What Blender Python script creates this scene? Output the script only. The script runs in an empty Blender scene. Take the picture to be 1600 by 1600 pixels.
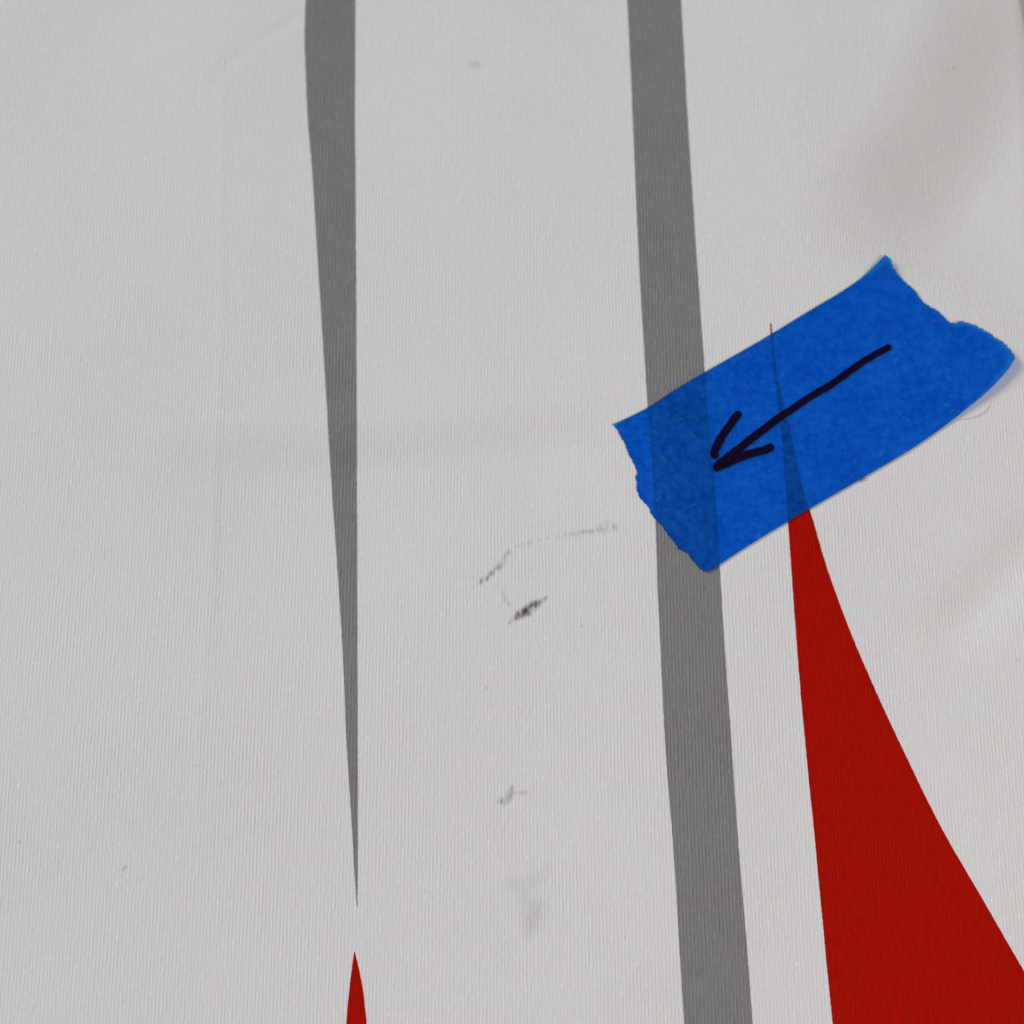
import bpy, math
import numpy as np
from mathutils import Vector, Matrix

S = bpy.context.scene
COL = S.collection

# ------------------------------------------------------------------ camera
FOV = math.radians(35.0)
TILT = math.radians(15.5)            # camera leans back from straight down
DIST = 0.2284                        # metres from lens to the fabric at the picture centre
F_PX = 800.0 / math.tan(FOV / 2)     # focal length in pixels of the 1600 px photograph
cam_d = bpy.data.cameras.new("camera")
cam = bpy.data.objects.new("camera", cam_d)
COL.objects.link(cam)
cam_d.sensor_fit = 'HORIZONTAL'
cam_d.sensor_width = 36.0
cam_d.angle = FOV
cam_d.clip_start = 0.005
cam_d.clip_end = 20.0
CAM_POS = np.array([0.0, -DIST * math.sin(TILT), DIST * math.cos(TILT)])
cam.location = CAM_POS
cam.rotation_euler = (TILT, 0.0, 0.0)
cam_d.dof.use_dof = True
cam_d.dof.focus_distance = 0.2165
cam_d.dof.aperture_fstop = 18.0
S.camera = cam

# ------------------------------------------------------------------ light (indoors, soft)
W = bpy.data.worlds.new("World")
S.world = W
W.use_nodes = True
bg = W.node_tree.nodes["Background"]
bg.inputs[0].default_value = (0.96, 0.97, 1.0, 1)
bg.inputs[1].default_value = 0.12


def area(name, loc, size, power, color):
    d = bpy.data.lights.new(name, 'AREA')
    d.shape = 'RECTANGLE'
    d.size, d.size_y = size
    d.energy = power
    d.color = color
    o = bpy.data.objects.new(name, d)
    o.location = loc
    o.rotation_euler = (Vector((0, 0, 0)) - Vector(loc)).to_track_quat('-Z', 'Y').to_euler()
    COL.objects.link(o)
    return o


area("window_light", (-1.60, 0.95, 1.20), (0.9, 0.9), 41.0, (0.92, 0.95, 1.0))
area("warm_fill_light", (0.30, -0.20, 0.44), (0.20, 0.20), 1.08, (1.0, 0.915, 0.82))  # unseen warm lamp added low at lower right to brighten that side

S.view_settings.view_transform = 'Standard'
S.view_settings.look = 'None'
S.view_settings.exposure = 0.0
S.view_settings.gamma = 1.0
S.view_settings.use_curve_mapping = False
S.cycles.max_bounces = 10
S.cycles.transparent_max_bounces = 16

# ------------------------------------------------------------------ maths helpers
MM = 0.001


def ray_plane(px, py, z):
    """point at height z that the photograph shows at pixel (px, py)"""
    px = np.asarray(px, float); py = np.asarray(py, float)
    dx = (px - 800.0) / F_PX
    dy = (800.0 - py) / F_PX
    ct, st = math.cos(TILT), math.sin(TILT)
    wx = dx
    wy = dy * ct + st
    wz = dy * st - ct
    t = (z - CAM_POS[2]) / wz
    return CAM_POS[0] + wx * t, CAM_POS[1] + wy * t


def smooth(t):
    t = np.clip(t, 0, 1)
    return t * t * (3 - 2 * t)


def hash2(ix, iy, seed):
    n = (ix.astype(np.int64) * 374761393 + iy.astype(np.int64) * 668265263 + seed * 974634777) & 0x7fffffff
    n = ((n ^ (n >> 13)) * 1274126177) & 0x7fffffff
    n = (n ^ (n >> 16)) & 0x7fffffff
    return (n % 100003) / 100003.0


def vnoise(x, y, seed=0):
    x = np.asarray(x, float); y = np.asarray(y, float)
    ix, iy = np.floor(x), np.floor(y)
    fx, fy = smooth(x - ix), smooth(y - iy)
    a = hash2(ix, iy, seed); b = hash2(ix + 1, iy, seed)
    c = hash2(ix, iy + 1, seed); d = hash2(ix + 1, iy + 1, seed)
    return (a * (1 - fx) + b * fx) * (1 - fy) + (c * (1 - fx) + d * fx) * fy


def seg_dist(x, y, pts):
    """distance to a polyline, signed side and arc parameter 0..1"""
    best = np.full(np.shape(x), 1e9); side = np.zeros(np.shape(x)); par = np.zeros(np.shape(x))
    P = np.array(pts, float)
    L = np.hypot(*(P[1:] - P[:-1]).T); acc = np.concatenate([[0], np.cumsum(L)])
    for i in range(len(P) - 1):
        a, b = P[i], P[i + 1]
        d = b - a
        t = np.clip(((x - a[0]) * d[0] + (y - a[1]) * d[1]) / (d @ d), 0, 1)
        qx, qy = a[0] + t * d[0], a[1] + t * d[1]
        dist = np.hypot(x - qx, y - qy)
        s = np.sign(d[0] * (y - a[1]) - d[1] * (x - a[0]))
        m = dist < best
        best = np.where(m, dist, best); side = np.where(m, s, side)
        par = np.where(m, (acc[i] + t * L[i]) / acc[-1], par)
    return best, side, par


def pl(pts):
    """pixels of the photograph -> metres on the flat table plane"""
    a = np.array(pts, float)
    x, y = ray_plane(a[:, 0], a[:, 1], 0.0)
    return np.stack([x, y], 1)


def ridge(x, y, pts, width, amp, fade=0.2):
    d, s, p = seg_dist(x, y, pts)
    return amp * np.exp(-(d / width) ** 2) * smooth(p / fade) * smooth((1 - p) / fade)


def drop(x, y, pts, width, amp, fade=0.25, reach=0.03):
    """soft step: the cloth sinks on the right-hand side of the line (walking along it)"""
    d, s, p = seg_dist(x, y, pts)
    sd = -s * d
    return -amp * smooth(0.5 + 0.5 * sd / width) * smooth(p / fade + 0.02) * smooth((1 - p) / fade + 0.02) * np.where(sd > 0, np.exp(-(np.maximum(sd - width, 0) / reach) ** 2), 1)


CREASE_A = pl([(330, 150), (352, 105), (395, 72), (440, 45), (500, 10)])
CREASE_V = pl([(350, 60), (347, 300), (343, 560), (330, 820), (316, 1080), (300, 1350)])
STEP_H = pl([(200, 715), (340, 700), (520, 702), (700, 682), (880, 664), (1040, 630)])
EDGE_H = pl([(270, 664), (340, 657), (430, 657), (520, 661), (600, 652)])
DROP_TR = pl([(1560, -140), (1528, 60), (1470, 200), (1390, 310), (1300, 430)])
FOLD_R = pl([(1680, 770), (1590, 880), (1520, 955), (1430, 1020)])


def H(x, y):
    """height of the top face of the cloth"""
    x = np.asarray(x, float); y = np.asarray(y, float)
    z = 1.2 * MM * (vnoise(x / 0.055 + 7.3, y / 0.06 + 1.7, 3) - 0.5)
    z += 0.72 * MM * (vnoise(x / 0.021 + 3.1, y / 0.026 + 8.2, 5) - 0.5)
    z += ridge(x, y, CREASE_A, 1.0 * MM, -0.065 * MM)
    z += ridge(x, y, CREASE_V, 0.6 * MM, 0.036 * MM, 0.1)
    z += drop(x, y, STEP_H, 4.2 * MM, 0.72 * MM, 0.3, 0.02)
    z += ridge(x, y, EDGE_H, 0.7 * MM, 0.035 * MM, 0.25)
    z += drop(x, y, DROP_TR[::-1], 11.5 * MM, 4.0 * MM, 0.35, 0.05)
    z += ridge(x, y, FOLD_R, 4.2 * MM, -0.65 * MM, 0.3)
    return z


HEM_PX = np.array([(1588, -160), (1595, 0), (1599, 22), (1606, 60), (1618, 300), (1640, 800), (1665, 1300), (1690, 1800)], float)


def hemdrop(x, y):
    d, s, p = seg_dist(x, y, HEM)
    sd = np.where(s < 0, -d, d)          # negative inside the cloth
    return -0.25 * MM * np.clip(1 + sd / (2.2 * MM), 0, 1) ** 2


def surf(px, py, lift=0.0):
    """photograph pixel -> point on the cloth (plus lift)"""
    z = np.zeros(np.shape(px))
    for _ in range(12):
        x, y = ray_plane(px, py, z)
        z = H(x, y) + lift
    return x, y, z


HEM = np.stack(surf(HEM_PX[:, 0], HEM_PX[:, 1], -0.25 * MM)[:2], 1)

# ------------------------------------------------------------------ mesh helpers
def mesh_obj(name, verts, faces, mat, parent=None, smooth_on=True):
    me = bpy.data.meshes.new(name)
    me.from_pydata([tuple(map(float, v)) for v in verts], [], [tuple(map(int, f)) for f in faces])
    me.materials.append(mat)
    if smooth_on:
        me.polygons.foreach_set('use_smooth', [True] * len(me.polygons))
    me.update()
    o = bpy.data.objects.new(name, me)
    COL.objects.link(o)
    if parent:
        o.parent = parent
    return o


def tag(o, label, cat=None, kind=None, group=None):
    o['label'] = label
    if cat: o['category'] = cat
    if kind: o['kind'] = kind
    if group: o['group'] = group
    return o


def grid_faces(nu, nv):
    i = np.arange(nu - 1)[:, None]; j = np.arange(nv - 1)[None, :]
    a = (i * nv + j).ravel()
    return np.stack([a, a + nv, a + nv + 1, a + 1], 1)


def curve(pts, n):
    """resample a traced polyline (monotone cubic by arc length)"""
    P = np.array(pts, float)
    L = np.concatenate([[0], np.cumsum(np.hypot(*(P[1:] - P[:-1]).T))])
    t = np.linspace(0, L[-1], n)
    out = []
    for k in range(2):
        v = P[:, k]
        m = np.gradient(v, L)
        i = np.clip(np.searchsorted(L, t) - 1, 0, len(L) - 2)
        h = L[i + 1] - L[i]
        s = (t - L[i]) / h
        out.append((2 * s**3 - 3 * s**2 + 1) * v[i] + (s**3 - 2 * s**2 + s) * h * m[i] + (-2 * s**3 + 3 * s**2) * v[i + 1] + (s**3 - s**2) * h * m[i + 1])
    return np.stack(out, 1)


# ------------------------------------------------------------------ materials
PITCH = 0.478 * MM
DELTA = 0.002


def nodes(mat):
    mat.use_nodes = True
    nt = mat.node_tree
    nt.nodes.clear()
    out = nt.nodes.new('ShaderNodeOutputMaterial')
    return nt, out


def N(nt, typ, ins=None, **props):
    n = nt.nodes.new(typ)
    for k, v in props.items():
        setattr(n, k, v)
    for k, v in (ins or {}).items():
        if isinstance(v, bpy.types.NodeSocket):
            nt.links.new(v, n.inputs[k])
        else:
            n.inputs[k].default_value = v
    return n


def M(nt, op, a, b=None, c=None):
    n = nt.nodes.new('ShaderNodeMath'); n.operation = op
    for i, v in enumerate((a, b, c)):
        if v is None: continue
        if isinstance(v, bpy.types.NodeSocket): nt.links.new(v, n.inputs[i])
        else: n.inputs[i].default_value = v
    return n.outputs[0]


def knit(nt, depth):
    """wale relief of the knit: returns (normal, streak value, fleck value, P)"""
    P = N(nt, 'ShaderNodeTexCoord').outputs['Object']
    cu, su = math.cos(DELTA), math.sin(DELTA)
    U = M(nt, 'MULTIPLY', N(nt, 'ShaderNodeVectorMath', {0: P, 1: (cu, su, 0)}, operation='DOT_PRODUCT').outputs['Value'], 1 / PITCH)
    V = M(nt, 'MULTIPLY', N(nt, 'ShaderNodeVectorMath', {0: P, 1: (-su, cu, 0)}, operation='DOT_PRODUCT').outputs['Value'], 1 / PITCH)
    wob = N(nt, 'ShaderNodeTexNoise', {'Vector': P, 'Scale': 190.0, 'Detail': 2.0}).outputs['Fac']
    UV1 = N(nt, 'ShaderNodeCombineXYZ', {0: U, 1: M(nt, 'MULTIPLY', V, 0.42), 2: 0.0}).outputs[0]
    jit = N(nt, 'ShaderNodeTexNoise', {'Vector': UV1, 'Scale': 0.9, 'Detail': 2.0}).outputs['Fac']
    U2 = M(nt, 'ADD', U, M(nt, 'ADD', M(nt, 'MULTIPLY', wob, 0.35), M(nt, 'MULTIPLY', jit, 0.48)))
    wale = M(nt, 'ADD', 0.5, M(nt, 'MULTIPLY', 0.5, M(nt, 'COSINE', M(nt, 'MULTIPLY', U2, 2 * math.pi))))
    UV2 = N(nt, 'ShaderNodeCombineXYZ', {0: U, 1: M(nt, 'MULTIPLY', V, 0.22), 2: 3.7}).outputs[0]
    streak = N(nt, 'ShaderNodeTexNoise', {'Vector': UV2, 'Scale': 1.1, 'Detail': 3.0, 'Roughness': 0.6}).outputs['Fac']
    UV3 = N(nt, 'ShaderNodeCombineXYZ', {0: M(nt, 'MULTIPLY', U, 2.2), 1: M(nt, 'MULTIPLY', V, 1.0), 2: 1.3}).outputs[0]
    fine = N(nt, 'ShaderNodeTexNoise', {'Vector': UV3, 'Scale': 1.0, 'Detail': 2.0, 'Roughness': 0.7}).outputs['Fac']
    big = N(nt, 'ShaderNodeTexNoise', {'Vector': P, 'Scale': 75.0, 'Detail': 2.0}).outputs['Fac']
    amp = M(nt, 'MULTIPLY', N(nt, 'ShaderNodeMapRange', {0: streak, 1: 0.32, 2: 0.68, 3: 0.25, 4: 1.35}).outputs[0], N(nt, 'ShaderNodeMapRange', {0: big, 1: 0.3, 2: 0.7, 3: 0.45, 4: 1.35}).outputs[0])
    h = M(nt, 'ADD', M(nt, 'MULTIPLY', wale, amp), M(nt, 'ADD', M(nt, 'MULTIPLY', fine, 1.5), M(nt, 'MULTIPLY', streak, 0.5)))
    bump = N(nt, 'ShaderNodeBump', {'Height': h, 'Strength': 1.0, 'Distance': depth})
    UV4 = N(nt, 'ShaderNodeCombineXYZ', {0: M(nt, 'MULTIPLY', U, 1.1), 1: M(nt, 'MULTIPLY', V, 0.55), 2: 9.1}).outputs[0]
    fl = N(nt, 'ShaderNodeTexNoise', {'Vector': UV4, 'Scale': 1.0, 'Detail': 1.0}).outputs['Fac']
    fleck = M(nt, 'MULTIPLY', M(nt, 'MAXIMUM', M(nt, 'SUBTRACT', fl, 0.62), 0.0), 2.3)
    return bump.outputs[0], streak, fleck, P


def mixc(nt, fac, a, b, blend='MIX'):
    n = nt.nodes.new('ShaderNodeMix'); n.data_type = 'RGBA'; n.blend_type = blend
    for i, v in ((0, fac), (6, a), (7, b)):
        if isinstance(v, bpy.types.NodeSocket): nt.links.new(v, n.inputs[i])
        else: n.inputs[i].default_value = v if i == 0 else (*v, 1)
    return n.outputs[2]


def cloth_mat(name, col, var, depth, fleck_col, tint=0.0, rough=0.85, spec=0.15):
    m = bpy.data.materials.new(name)
    nt, out = nodes(m)
    nrm, streak, fleck, P = knit(nt, depth)
    dark = tuple(c * (1 - var) for c in col)
    lite = tuple(min(1, c * (1 + var)) for c in col)
    c = mixc(nt, N(nt, 'ShaderNodeMapRange', {0: streak, 1: 0.25, 2: 0.75}).outputs[0], dark, lite)
    if tint:
        nz = N(nt, 'ShaderNodeTexNoise', {'Vector': P, 'Scale': 240.0, 'Detail': 1.0})
        big = N(nt, 'ShaderNodeTexNoise', {'Vector': P, 'Scale': 30.0, 'Detail': 2.0}).outputs['Fac']
        c = mixc(nt, tint, c, nz.outputs['Color'], 'SOFT_LIGHT')
        c = mixc(nt, big, c, mixc(nt, 1.0, c, (0.985, 0.99, 1.0), 'MULTIPLY'))
    c = mixc(nt, fleck, c, fleck_col)  # sparkle highlights of the yarn painted in as paler flecks
    b = N(nt, 'ShaderNodeBsdfPrincipled', {'Base Color': c, 'Roughness': rough, 'Specular IOR Level': spec, 'Normal': nrm})
    nt.links.new(b.outputs[0], out.inputs[0])
    return m


WHITE = cloth_mat('white_knit', (0.738, 0.722, 0.720), 0.03, 0.030 * MM, (0.93, 0.93, 0.92), 0.06)
GREY = cloth_mat('grey_ink_on_knit', (0.228, 0.220, 0.226), 0.10, 0.062 * MM, (0.34, 0.335, 0.34), 0.05)
RED = cloth_mat('red_ink_on_knit', (0.392, 0.0060, 0.002), 0.14, 0.034 * MM, (0.43, 0.010, 0.005), 0.0, 0.8, 0.015)


def dirt_mat():
    m = bpy.data.materials.new('dirt_smudge')
    nt, out = nodes(m)
    nrm, streak, fleck, P = knit(nt, 0.05 * MM)
    den = N(nt, 'ShaderNodeAttribute', attribute_name='dirt_amount').outputs['Fac']
    tone = N(nt, 'ShaderNodeAttribute', attribute_name='dirt_tone').outputs['Fac']
    c = mixc(nt, tone, (0.070, 0.058, 0.042), (0.20, 0.20, 0.205))
    b = N(nt, 'ShaderNodeBsdfPrincipled', {'Base Color': c, 'Roughness': 0.9, 'Specular IOR Level': 0.1, 'Normal': nrm})
    t = N(nt, 'ShaderNodeBsdfTransparent')
    mx = N(nt, 'ShaderNodeMixShader', {0: den, 1: t.outputs[0], 2: b.outputs[0]})
    nt.links.new(mx.outputs[0], out.inputs[0])
    return m


DIRT = dirt_mat()


def tape_mat():
    m = bpy.data.materials.new('blue_crepe_paper')
    nt, out = nodes(m)
    P = N(nt, 'ShaderNodeTexCoord').outputs['Object']
    a = N(nt, 'ShaderNodeTexNoise', {'Vector': P, 'Scale': 850.0, 'Detail': 4.0, 'Roughness': 0.62, 'Distortion': 0.6}).outputs['Fac']
    b = N(nt, 'ShaderNodeTexNoise', {'Vector': P, 'Scale': 3200.0, 'Detail': 3.0, 'Roughness': 0.7}).outputs['Fac']
    g = N(nt, 'ShaderNodeTexNoise', {'Vector': P, 'Scale': 160.0, 'Detail': 3.0}).outputs['Fac']
    f = M(nt, 'ADD', M(nt, 'MULTIPLY', a, 0.65), M(nt, 'ADD', M(nt, 'MULTIPLY', b, 0.25), M(nt, 'MULTIPLY', g, 0.30)))
    ramp = N(nt, 'ShaderNodeValToRGB', {0: f})
    e = ramp.color_ramp.elements
    e[0].position, e[0].color = 0.50, (0.002, 0.110, 0.56, 1)
    e[1].position, e[1].color = 0.74, (0.016, 0.215, 0.79, 1)
    fib = N(nt, 'ShaderNodeTexNoise', {'Vector': P, 'Scale': 620.0, 'Detail': 2.0, 'Distortion': 2.2}).outputs['Fac']
    fibm = M(nt, 'MULTIPLY', M(nt, 'MAXIMUM', M(nt, 'SUBTRACT', fib, 0.62), 0.0), 3.2)
    col = mixc(nt, fibm, ramp.outputs[0], (0.12, 0.38, 0.95))
    hgt = M(nt, 'ADD', a, M(nt, 'MULTIPLY', b, 0.5))
    bump = N(nt, 'ShaderNodeBump', {'Height': hgt, 'Strength': 0.8, 'Distance': 0.06 * MM})
    pb = N(nt, 'ShaderNodeBsdfPrincipled', {'Base Color': col, 'Roughness': 0.62, 'Specular IOR Level': 0.06, 'Normal': bump.outputs[0]})
    tr = N(nt, 'ShaderNodeBsdfTransparent', {0: (0.2, 0.66, 1.0, 1)})
    mx = N(nt, 'ShaderNodeMixShader', {0: 0.69, 1: pb.outputs[0], 2: tr.outputs[0]})
    nt.links.new(mx.outputs[0], out.inputs[0])
    return m


TAPE = tape_mat()


def ink_mat():
    m = bpy.data.materials.new('black_marker_ink')
    nt, out = nodes(m)
    P = N(nt, 'ShaderNodeTexCoord').outputs['Object']
    a = N(nt, 'ShaderNodeTexNoise', {'Vector': P, 'Scale': 1800.0, 'Detail': 3.0}).outputs['Fac']
    c = mixc(nt, a, (0.0012, 0.0004, 0.007), (0.009, 0.003, 0.030))
    pb = N(nt, 'ShaderNodeBsdfPrincipled', {'Base Color': c, 'Roughness': 0.7, 'Specular IOR Level': 0.05})
    nt.links.new(pb.outputs[0], out.inputs[0])
    return m


INK = ink_mat()


def plain(name, col, rough=0.6, var=0.03, scale=60.0):
    m = bpy.data.materials.new(name)
    nt, out = nodes(m)
    P = N(nt, 'ShaderNodeTexCoord').outputs['Object']
    a = N(nt, 'ShaderNodeTexNoise', {'Vector': P, 'Scale': scale, 'Detail': 4.0}).outputs['Fac']
    c = mixc(nt, a, tuple(k * (1 - var) for k in col), tuple(min(1, k * (1 + var)) for k in col))
    pb = N(nt, 'ShaderNodeBsdfPrincipled', {'Base Color': c, 'Roughness': rough, 'Specular IOR Level': 0.3})
    nt.links.new(pb.outputs[0], out.inputs[0])
    return m


# ------------------------------------------------------------------ the surface below
tw = [(-0.4, -0.4), (0.4, -0.4), (0.4, 0.4), (-0.4, 0.4)]
# the hem rests on it
TZ = -0.0049
tv = [(x, y, TZ) for x, y in tw] + [(x, y, -0.03) for x, y in tw]
tbl = mesh_obj('tabletop', tv, [(0, 1, 2, 3), (7, 6, 5, 4), (0, 4, 5, 1), (1, 5, 6, 2), (2, 6, 7, 3), (3, 7, 4, 0)],
               plain('white_laminate', (0.86, 0.85, 0.82), 0.45), smooth_on=False)
tag(tbl, 'pale table top showing past the edge of the fabric', kind='structure')

# ------------------------------------------------------------------ the fabric
NV = 420
NU = 390
ys = np.linspace(-0.098, 0.122, NV)
hem_c = curve(HEM, 400)
o_ = np.argsort(hem_c[:, 1])
xr = np.interp(ys, hem_c[o_, 1], hem_c[o_, 0])
xl = np.full(NV, -0.105)
tu = np.linspace(0, 1, NU)
X = xl[None, :] + (xr - xl)[None, :] * tu[:, None]
Y = np.repeat(ys[None, :], NU, 0)
Z = H(X, Y) + hemdrop(X, Y)
top = np.stack([X.ravel(), Y.ravel(), Z.ravel()], 1)
ft = grid_faces(NU, NV)
# underside (coarser thickness shell) and rim
bot = top.copy(); bot[:, 2] -= (0.10 * MM + 0.25 * MM * np.clip((xr[None, :] - X) / (3 * MM), 0, 1)).ravel()   # thin at the hem
off = len(top)
fb = (ft + off)[:, ::-1]
rim = []
idx = lambda i, j: i * NV + j
for j in range(NV - 1):
    rim.append((idx(NU - 1, j), idx(NU - 1, j) + off, idx(NU - 1, j + 1) + off, idx(NU - 1, j + 1)))
    rim.append((idx(0, j + 1), idx(0, j + 1) + off, idx(0, j) + off, idx(0, j)))
for i in range(NU - 1):
    rim.append((idx(i + 1, NV - 1), idx(i + 1, NV - 1) + off, idx(i, NV - 1) + off, idx(i, NV - 1)))
    rim.append((idx(i, 0), idx(i, 0) + off, idx(i + 1, 0) + off, idx(i + 1, 0)))
assert bot[:, 2].min() > TZ, bot[:, 2].min()
fabric = mesh_obj('knit_fabric', np.concatenate([top, bot]), list(ft) + list(fb) + rim, WHITE)
tag(fabric, 'white ribbed knit fabric printed with grey stripes and red spikes', 'fabric')


def jag(px, seed, amp=0.32):
    """ink edge follows the stitches: tiny irregular steps"""
    n = len(px)
    t = np.arange(n)
    out = px.copy()
    out[:, 0] += amp * (vnoise(t * 0.45, t * 0 + seed, seed) - 0.5) * 2
    return out


def print_shape(name, left, right, mat, n, nc, label, seed):
    """printed area between two traced edges, laid on the cloth"""
    l = jag(curve(left, n), seed); r = jag(curve(right, n), seed + 31)
    V = []
    for k in range(nc):
        f = k / (nc - 1)
        p = l * (1 - f) + r * f
        x, y, z = surf(p[:, 0], p[:, 1], 0.03 * MM)
        V.append(np.stack([x, y, z], 1))
    V = np.concatenate(V)
    fc = grid_faces(nc, n)
    o = mesh_obj(name, V, fc, mat, fabric)
    # make sure the faces look up
    me = o.data
    if me.polygons[len(me.polygons) // 2].normal.z < 0:
        me.flip_normals()
    o['label'] = label
    return o


print_shape('grey_stripe',
            [(483, -120), (479, -50), (477.5, 0), (476, 50), (477.5, 110), (482, 200), (485.5, 240), (496, 400), (508.5, 600), (517.5, 750), (528, 900), (537, 1050), (541.5, 1160), (548.5, 1270), (555.0, 1380), (557.6, 1417)],
            [(554, -120), (554.5, -50), (555, 0), (555, 50), (554.6, 110), (554.5, 200), (555, 240), (556, 400), (557, 600), (557.5, 750), (558, 900), (558.4, 1050), (558.7, 1160), (558.8, 1270), (558.6, 1380), (558.2, 1417)],
            GREY, 900, 16, 'grey printed stripe tapering down to a needle point', 1)
print_shape('grey_stripe',
            [(973, -120), (980, 0), (991, 240), (997, 380), (1010, 605), (1024, 816), (1027.5, 920), (1031.5, 1000), (1036, 1100), (1040.5, 1180), (1052.5, 1330), (1061.5, 1480), (1069, 1600), (1081, 1760)],
            [(1057, -120), (1064, 0), (1077.7, 240), (1087, 380), (1102, 590), (1121, 816), (1126.5, 920), (1131.5, 1000), (1138.5, 1100), (1144, 1180), (1154.5, 1330), (1167, 1480), (1176, 1600), (1189, 1760)],
            GREY, 900, 16, 'wide grey printed stripe running under the tape', 2)
print_shape('red_spike',
            [(1202.8, 505), (1205.2, 535), (1208.5, 570), (1214, 620), (1221, 680), (1226.5, 750), (1231.5, 822), (1235.7, 880), (1243, 980), (1250.7, 1080), (1260, 1180), (1272, 1300), (1281.5, 1400), (1291, 1500), (1301, 1600), (1316, 1760)],
            [(1205.2, 505), (1208.0, 535), (1211.5, 570), (1221.8, 620), (1236, 680), (1251.5, 750), (1271, 815), (1290, 880), (1326, 980), (1368.5, 1080), (1415, 1180), (1474.5, 1300), (1532.5, 1400), (1590, 1500), (1648, 1600), (1740, 1760)],
            RED, 900, 40, 'large red printed spike widening towards the bottom, its tip under the tape', 3)
print_shape('red_spike',
            [(553.2, 1487), (549.6, 1515), (546, 1543), (541, 1600), (529, 1740)],
            [(554.2, 1487), (561, 1515), (566.5, 1543), (573, 1600), (592, 1740)],
            RED, 220, 10, 'small red printed spike just below the grey needle point', 4)


# ------------------------------------------------------------------ dirt on the fabric
def smudge(label, strokes, cut, tone, seed, cell=1.1, wale=0.75, amount=1.0, grain=0.8, fat=1.0):
    """strokes: list of polylines [(px, py, radius_px, density)]"""
    strokes = [[(a, b, r * fat, d) for a, b, r, d in s] for s in strokes]
    pts = np.array([q for s in strokes for q in s], float)
    R = pts[:, 2].max() * 1.8 + 4
    x0, x1 = pts[:, 0].min() - R, pts[:, 0].max() + R
    y0, y1 = pts[:, 1].min() - R, pts[:, 1].max() + R
    nu, nv = int((x1 - x0) / cell) + 2, int((y1 - y0) / cell) + 2
    PX, PY = np.meshgrid(np.linspace(x0, x1, nu), np.linspace(y0, y1, nv), indexing='ij')
    D = np.zeros_like(PX)
    for s in strokes:
        A = np.array(s, float)
        if len(A) == 1:
            A = np.concatenate([A, A + [[0.6, 0.3, 0, 0]]])
        for a, b in zip(A[:-1], A[1:]):
            d = b[:2] - a[:2]
            t = np.clip(((PX - a[0]) * d[0] + (PY - a[1]) * d[1]) / (d @ d), 0, 1)
            dist = np.hypot(PX - a[0] - t * d[0], PY - a[1] - t * d[1])
            r = a[2] + t * (b[2] - a[2]); q = a[3] + t * (b[3] - a[3])
            D = np.maximum(D, q * np.clip(1.25 - dist / r * 1.0, 0, 1) ** 1.2)
    x, y, z = surf(PX, PY, 0.06 * MM)
    U = (x * math.cos(DELTA) + y * math.sin(DELTA)) / PITCH
    Vc = (-x * math.sin(DELTA) + y * math.cos(DELTA)) / PITCH
    n1 = 0.5 * vnoise(U * 1.9, Vc * 0.30, seed) + 0.5 * vnoise(U * 0.9, Vc * 0.55, seed + 4)              # runs along single wales
    n2 = vnoise(U * 2.3, Vc * 1.2, seed + 9)
    D = D * (1 - wale + wale * smooth((n1 - 0.28) / 0.42) * 1.25) * (1 - grain * 0.5 + grain * n2)
    D = np.clip(D * amount, 0, 0.97)
    keep = D > cut
    f = grid_faces(nu, nv)
    kf = keep.ravel()
    f = f[kf[f].any(1)]
    used = np.unique(f)
    remap = np.full(nu * nv, -1); remap[used] = np.arange(len(used))
    V = np.stack([x.ravel(), y.ravel(), z.ravel()], 1)[used]
    o = mesh_obj('dirt_smudge', V, remap[f], DIRT, fabric)
    me = o.data
    if me.polygons[0].normal.z < 0:
        me.flip_normals()
    for nm, val in (('dirt_amount', D.ravel()[used]), ('dirt_tone', np.full(len(used), tone))):
        at = me.attributes.new(nm, 'FLOAT', 'POINT')
        at.data.foreach_set('value', val.astype(np.float32))
    o['label'] = label
    return o


smudge('short black dirt mark, darkest of the smudges',
       [[(795, 974, 1.5, .35), (803, 966, 4, .6), (813, 960, 6, .85), (824, 954, 6.5, 1.0), (834, 947, 6, .95), (843, 940, 4.5, .75), (854, 933, 2, .4)],
        [(818, 958, 4, 1.0), (836, 946, 3.5, 1.0)]], 0.03, 0.0, 11, cell=0.9, wale=0.72, amount=0.70, fat=1.36)
smudge('thin broken dirt streak curving up towards the tape',
       [[(740, 917, 2, .35), (750, 911, 3, .6), (760, 903, 3.2, .65), (771, 893, 3, .55), (781, 885, 3.5, .55), (787, 873, 3.5, .5), (791, 865, 2.5, .35), (801, 859, 3, .38), (812, 853, 2.5, .22), (838, 844, 2.5, .17), (871, 838, 2.5, .12), (893, 834, 2.5, .22), (906, 832, 3, .36), (918, 831, 3, .38), (930, 828, 3.5, .28), (946, 824, 7, .26), (960, 824, 6, .24), (972, 828, 3, .14), (986, 830, 3, .14)],
        [(738, 902, 2.5, .22), (739, 906, 2, .1)]], 0.02, 0.25, 12, cell=0.9, wale=1.0, amount=0.42, fat=1.65)
smudge('small grey hooked dirt mark below the black one',
       [[(778, 1252, 3, .35), (786, 1252, 5.5, .5), (793, 1249, 5, .45), (796, 1239, 4.5, .5), (800, 1230, 3, .35)],
        [(800, 1239, 2.5, .25), (812, 1239, 3, .2), (820, 1238, 3.5, .3)]], 0.02, 0.4, 13, cell=1.0, wale=0.6, amount=0.62, fat=1.35)
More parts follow.
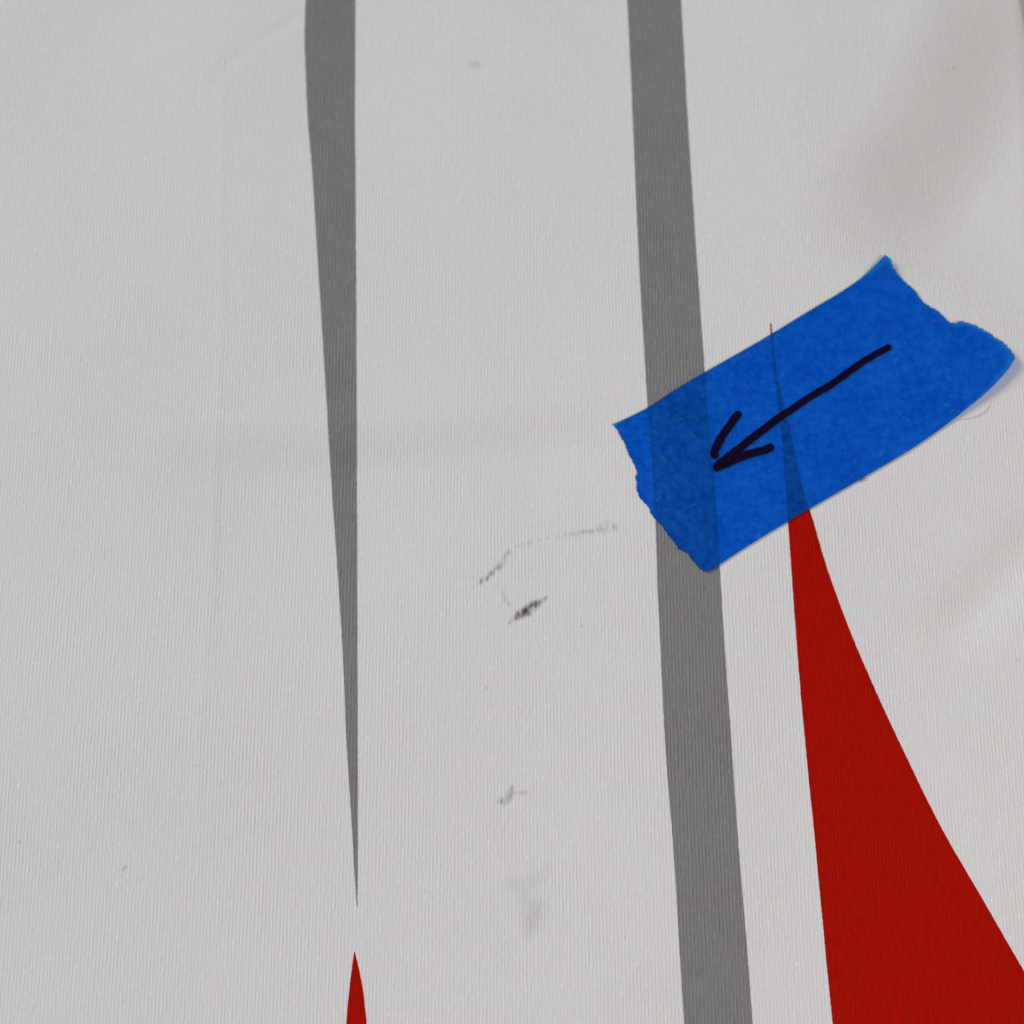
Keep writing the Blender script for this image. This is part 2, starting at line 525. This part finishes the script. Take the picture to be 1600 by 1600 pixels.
smudge('broad faint grey stain near the bottom',
       [[(806, 1382, 18, .10), (820, 1388, 22, .10), (846, 1370, 14, .07), (858, 1352, 8, .06)], [(822, 1400, 20, .12), (836, 1418, 20, .17), (830, 1440, 18, .17), (824, 1462, 9, .10)]], 0.006, 1.0, 14, cell=2.0, wale=0.3, grain=0.5, amount=0.6, fat=1.15)
smudge('faint round grey spot near the top',
       [[(738, 100, 8, .14), (746, 100, 8, .17)]], 0.01, 0.9, 15, cell=1.4, wale=0.35, amount=0.65)
smudge('pale grey fuzz beside the black dirt mark',
       [[(786, 926, 6, .12), (789, 936, 5, .16), (797, 945, 4, .16)]], 0.015, 0.6, 16, cell=1.2, wale=0.7)
for i, (x, y, r, d) in enumerate([(909, 978, 2.6, .45), (760, 1075, 2.4, .32), (1491, 106, 3.2, .16), (30, 1315, 2.6, .26), (303, 1197, 2.6, .2), (1590, 1032, 2.8, .3), (1004, 497, 2.2, .25), (336, 546, 3, .14)]):
    o = smudge('tiny dark speck', [[(x, y, r, d)]], 0.02, 0.3, 20 + i, cell=0.8, wale=0.3, amount=0.6)
    o.name = 'dirt_speck'; o.data.name = 'dirt_speck'
    del o['label']

# ------------------------------------------------------------------ the tape
TOPE = [(957.5, 663), (984, 651), (1011.4, 637), (1056, 608), (1102.7, 580.5), (1192, 529.5), (1268.5, 483), (1320, 452), (1345, 434.5), (1366, 415), (1383, 398)]
BOTE = [(1104, 893), (1114, 889.5), (1126, 881), (1175, 849), (1260, 798), (1345, 748.5), (1440, 691), (1470, 670), (1496, 650.5), (1515, 635), (1540, 614.5), (1563, 591.5), (1577, 575), (1586.5, 559.5)]
LEFT = [(957.5, 663), (964.8, 673), (970, 683.5), (977.5, 696), (980.5, 706), (985, 715), (991.7, 726), (995, 736.8), (993.6, 745), (995, 755), (995, 763), (998, 773), (1005, 783), (1014, 793), (1016, 799), (1024, 810), (1035, 822), (1042, 833), (1052, 844), (1060, 856), (1074, 865), (1085, 878), (1099, 891), (1104, 893)]
RIGHT = [(1383, 398), (1390.4, 402.7), (1395, 414), (1401.7, 424.7), (1411.5, 439), (1427.7, 451.5), (1440.7, 468.6), (1453.7, 479), (1470, 489), (1479.7, 499.4), (1491, 505), (1501, 501.5), (1517, 505), (1535, 514), (1554.5, 525.4), (1570.7, 537.6), (1580.5, 549), (1586.5, 559.5)]


def tape_lift(px, py):
    """the right end has come unstuck and curls up, most of all at its lower corner"""
    d = 0.853 * (px - 1383) - 0.524 * (py - 398)          # along the tape from its upper right corner
    a = smooth((d + 90) / 190) * 0.45 * MM
    c = smooth(1 - np.hypot(px - 1590, py - 558) / 190) ** 1.4 * 0.75 * MM
    u = smooth(1 - np.hypot(px - 1386, py - 396) / 60) * 0.5 * MM
    l = smooth(1 - np.hypot(px - 1100, py - 893) / 30) * 0.12 * MM + smooth(1 - np.hypot(px - 957, py - 663) / 26) * 0.15 * MM
    return a * 0.5 + c + u + l


def torn(pts, n, seed, amp):
    c = curve(pts, 1500)
    q = np.maximum.accumulate(c @ np.array([0.524, 0.853]) + np.arange(1500) * 1e-6)   # position across the tape
    qq = np.linspace(q[0], q[-1], n)
    c = np.stack([np.interp(qq, q, c[:, 0]), np.interp(qq, q, c[:, 1])], 1)
    nrm = np.array([[0.853, -0.524]])
    k = np.arange(n)
    w = np.minimum(1, np.minimum(k, n - 1 - k) / 6.0)
    j = (vnoise(k * 0.33, k * 0, seed) - 0.5) * 2 * amp + (vnoise(k * 0.9, k * 0, seed + 3) - 0.5) * amp * 1.2
    return c + nrm * (j * w)[:, None]


NA, NB = 260, 270
ct_, cb_ = curve(TOPE, NA), curve(BOTE, NA)
cl_, cr_ = torn(LEFT, NB, 41, 1.0), torn(RIGHT, NB, 47, 1.3)
ct_[0], ct_[-1] = cl_[0], cr_[0]
cb_[0], cb_[-1] = cl_[-1], cr_[-1]
u = np.linspace(0, 1, NA)[:, None, None]; v = np.linspace(0, 1, NB)[None, :, None]
G = (1 - v) * ct_[:, None, :] + v * cb_[:, None, :] + (1 - u) * cl_[None] + u * cr_[None] \
    - ((1 - u) * (1 - v) * cl_[0] + u * (1 - v) * cr_[0] + (1 - u) * v * cl_[-1] + u * v * cr_[-1])
GX, GY = G[..., 0], G[..., 1]
lift = tape_lift(GX, GY)
THK = 0.13 * MM
BASE = 0.07 * MM
x, y, z = surf(GX, GY, lift + BASE + THK)
tv = np.stack([x.ravel(), y.ravel(), z.ravel()], 1)
tb = tv.copy(); tb[:, 2] -= THK
off = len(tv)
f = grid_faces(NA, NB)
rim = []
for i in range(NA - 1):
    for j in (0, NB - 1):
        a, b = i * NB + j, (i + 1) * NB + j
        rim.append((a, b, b + off, a + off) if j else (b, a, a + off, b + off))
for j in range(NB - 1):
    for i in (0, NA - 1):
        a, b = i * NB + j, i * NB + j + 1
        rim.append((b, a, a + off, b + off) if i else (a, b, b + off, a + off))
tape = mesh_obj('masking_tape', np.concatenate([tv, tb]), list(f[:, ::-1]) + list(f + off) + rim, TAPE)
tape.data.materials.append(plain('blue_tape_edge', (0.002, 0.030, 0.16), 0.8, 0.15, 3000.0))
for p_ in list(tape.data.polygons)[-len(rim):]:
    p_.material_index = 1
tag(tape, 'torn strip of blue masking tape with a hand-drawn black arrow', 'tape')


def pen(name, pts, label, seed):
    """marker stroke: px, py, half width; a slightly domed film of ink on the tape"""
    P = np.array(pts, float)
    c = curve(P[:, :2], 120)
    L = np.concatenate([[0], np.cumsum(np.hypot(*(P[1:, :2] - P[:-1, :2]).T))])
    s = np.linspace(0, L[-1], 120)
    hw = np.interp(s, L, P[:, 2])
    e = np.minimum(s, L[-1] - s)
    hw = hw * np.sqrt(np.clip(1 - (1 - np.clip(e / (hw * 0.8), 0.02, 1)) ** 2, 0, 1))
    t = np.gradient(c, axis=0); t /= np.hypot(t[:, 0], t[:, 1])[:, None]
    nr = np.stack([-t[:, 1], t[:, 0]], 1)
    k = np.arange(120)
    ja = (vnoise(k * 0.5, k * 0, seed) - 0.5) * 1.1
    jb = (vnoise(k * 0.5, k * 0, seed + 5) - 0.5) * 1.1
    rows = []
    for q, w in enumerate(np.linspace(-1, 1, 9)):
        edge = ja if w < 0 else jb
        p = c + nr * ((hw + edge * np.clip(hw / 4, 0, 1)) * w)[:, None]
        li = tape_lift(p[:, 0], p[:, 1]) + BASE + THK + (0.012 + 0.012 * (1 - w * w)) * MM + STK[0]
        x, y, z = surf(p[:, 0], p[:, 1], li)
        rows.append(np.stack([x, y, z], 1))
    STK[0] += 0.006 * MM
    o = mesh_obj(name, np.concatenate(rows), grid_faces(9, 120), INK, tape)
    if o.data.polygons[400].normal.z < 0:
        o.data.flip_normals()
    o['label'] = label
    return o


STK = [0.0]
pen('arrow_shaft', [(1393, 540, 5.2), (1370, 552.5, 5.5), (1345, 567.6, 5.6), (1318, 587, 5.6), (1294, 603.7, 5.8), (1268, 619, 5.8), (1243, 635.6, 6.0), (1209, 659, 6.2), (1175, 685, 6.4), (1145, 709, 6.6), (1117, 731, 6.4)], 'long black marker line of the arrow', 51)
pen('arrow_barb', [(1157, 643, 6.0), (1147, 655, 6.4), (1136.7, 669.6, 6.4), (1128, 682, 6.6), (1121.5, 694, 6.8), (1116.5, 706, 6.8), (1116.5, 717, 6.0)], 'curved upper barb of the black arrow', 52)
pen('arrow_barb', [(1209.5, 697, 6.2), (1197, 702, 6.6), (1183.5, 706, 6.6), (1168, 710, 6.6), (1150, 717, 6.8), (1135, 724, 6.6), (1114, 733, 6.2)], 'lower barb of the black arrow', 53)


# ------------------------------------------------------------------ hair and lint
def strand(name, pts, rad, mat, label, cat, z0):
    c = curve(pts, 60)
    x, y, z = surf(c[:, 0], c[:, 1], z0)
    P = np.stack([x, y, z], 1)
    t = np.gradient(P, axis=0); t /= np.linalg.norm(t, axis=1)[:, None]
    a = np.cross(t, [0, 0, 1.0]); a /= np.linalg.norm(a, axis=1)[:, None]
    b = np.cross(a, t)
    K = 6
    taper = np.clip(np.minimum(np.arange(60), 59 - np.arange(60)) / 10, 0.25, 1)[:, None] * rad
    V = np.stack([P + (a * math.cos(2 * math.pi * k / K) + b * math.sin(2 * math.pi * k / K)) * taper for k in range(K)], 1).reshape(-1, 3)
    F = []
    for i in range(59):
        for k in range(K):
            F.append((i * K + k, i * K + (k + 1) % K, (i + 1) * K + (k + 1) % K, (i + 1) * K + k))
    F.append(tuple(range(K))[::-1]); F.append(tuple(59 * K + k for k in range(K)))
    o = mesh_obj(name, V, F, mat)
    return tag(o, label, cat)


HAIR = plain('hair_brown', (0.12, 0.10, 0.09), 0.5)
LINT = plain('lint_grey', (0.22, 0.22, 0.23), 0.8)
strand('hair', [(1493, 655.5), (1503, 655.5), (1512, 654), (1522, 652), (1531, 648.5), (1539, 643), (1546, 635), (1549, 626)], 0.018 * MM, HAIR,
       'fine hair on the fabric beside the curled lower right edge of the tape', 'hair', 0.10 * MM)
strand('lint_fibre', [(1336, 752.5), (1343, 750.5), (1349, 748), (1355, 747.5)], 0.055 * MM, HAIR,
       'tiny dark fibre touching the lower edge of the tape', 'fibre', 0.20 * MM)
strand('lint_fibre', [(189, 1360), (193, 1356), (198, 1352.5)], 0.020 * MM, LINT,
       'tiny grey fibre on the white fabric near the lower left', 'fibre', 0.10 * MM)
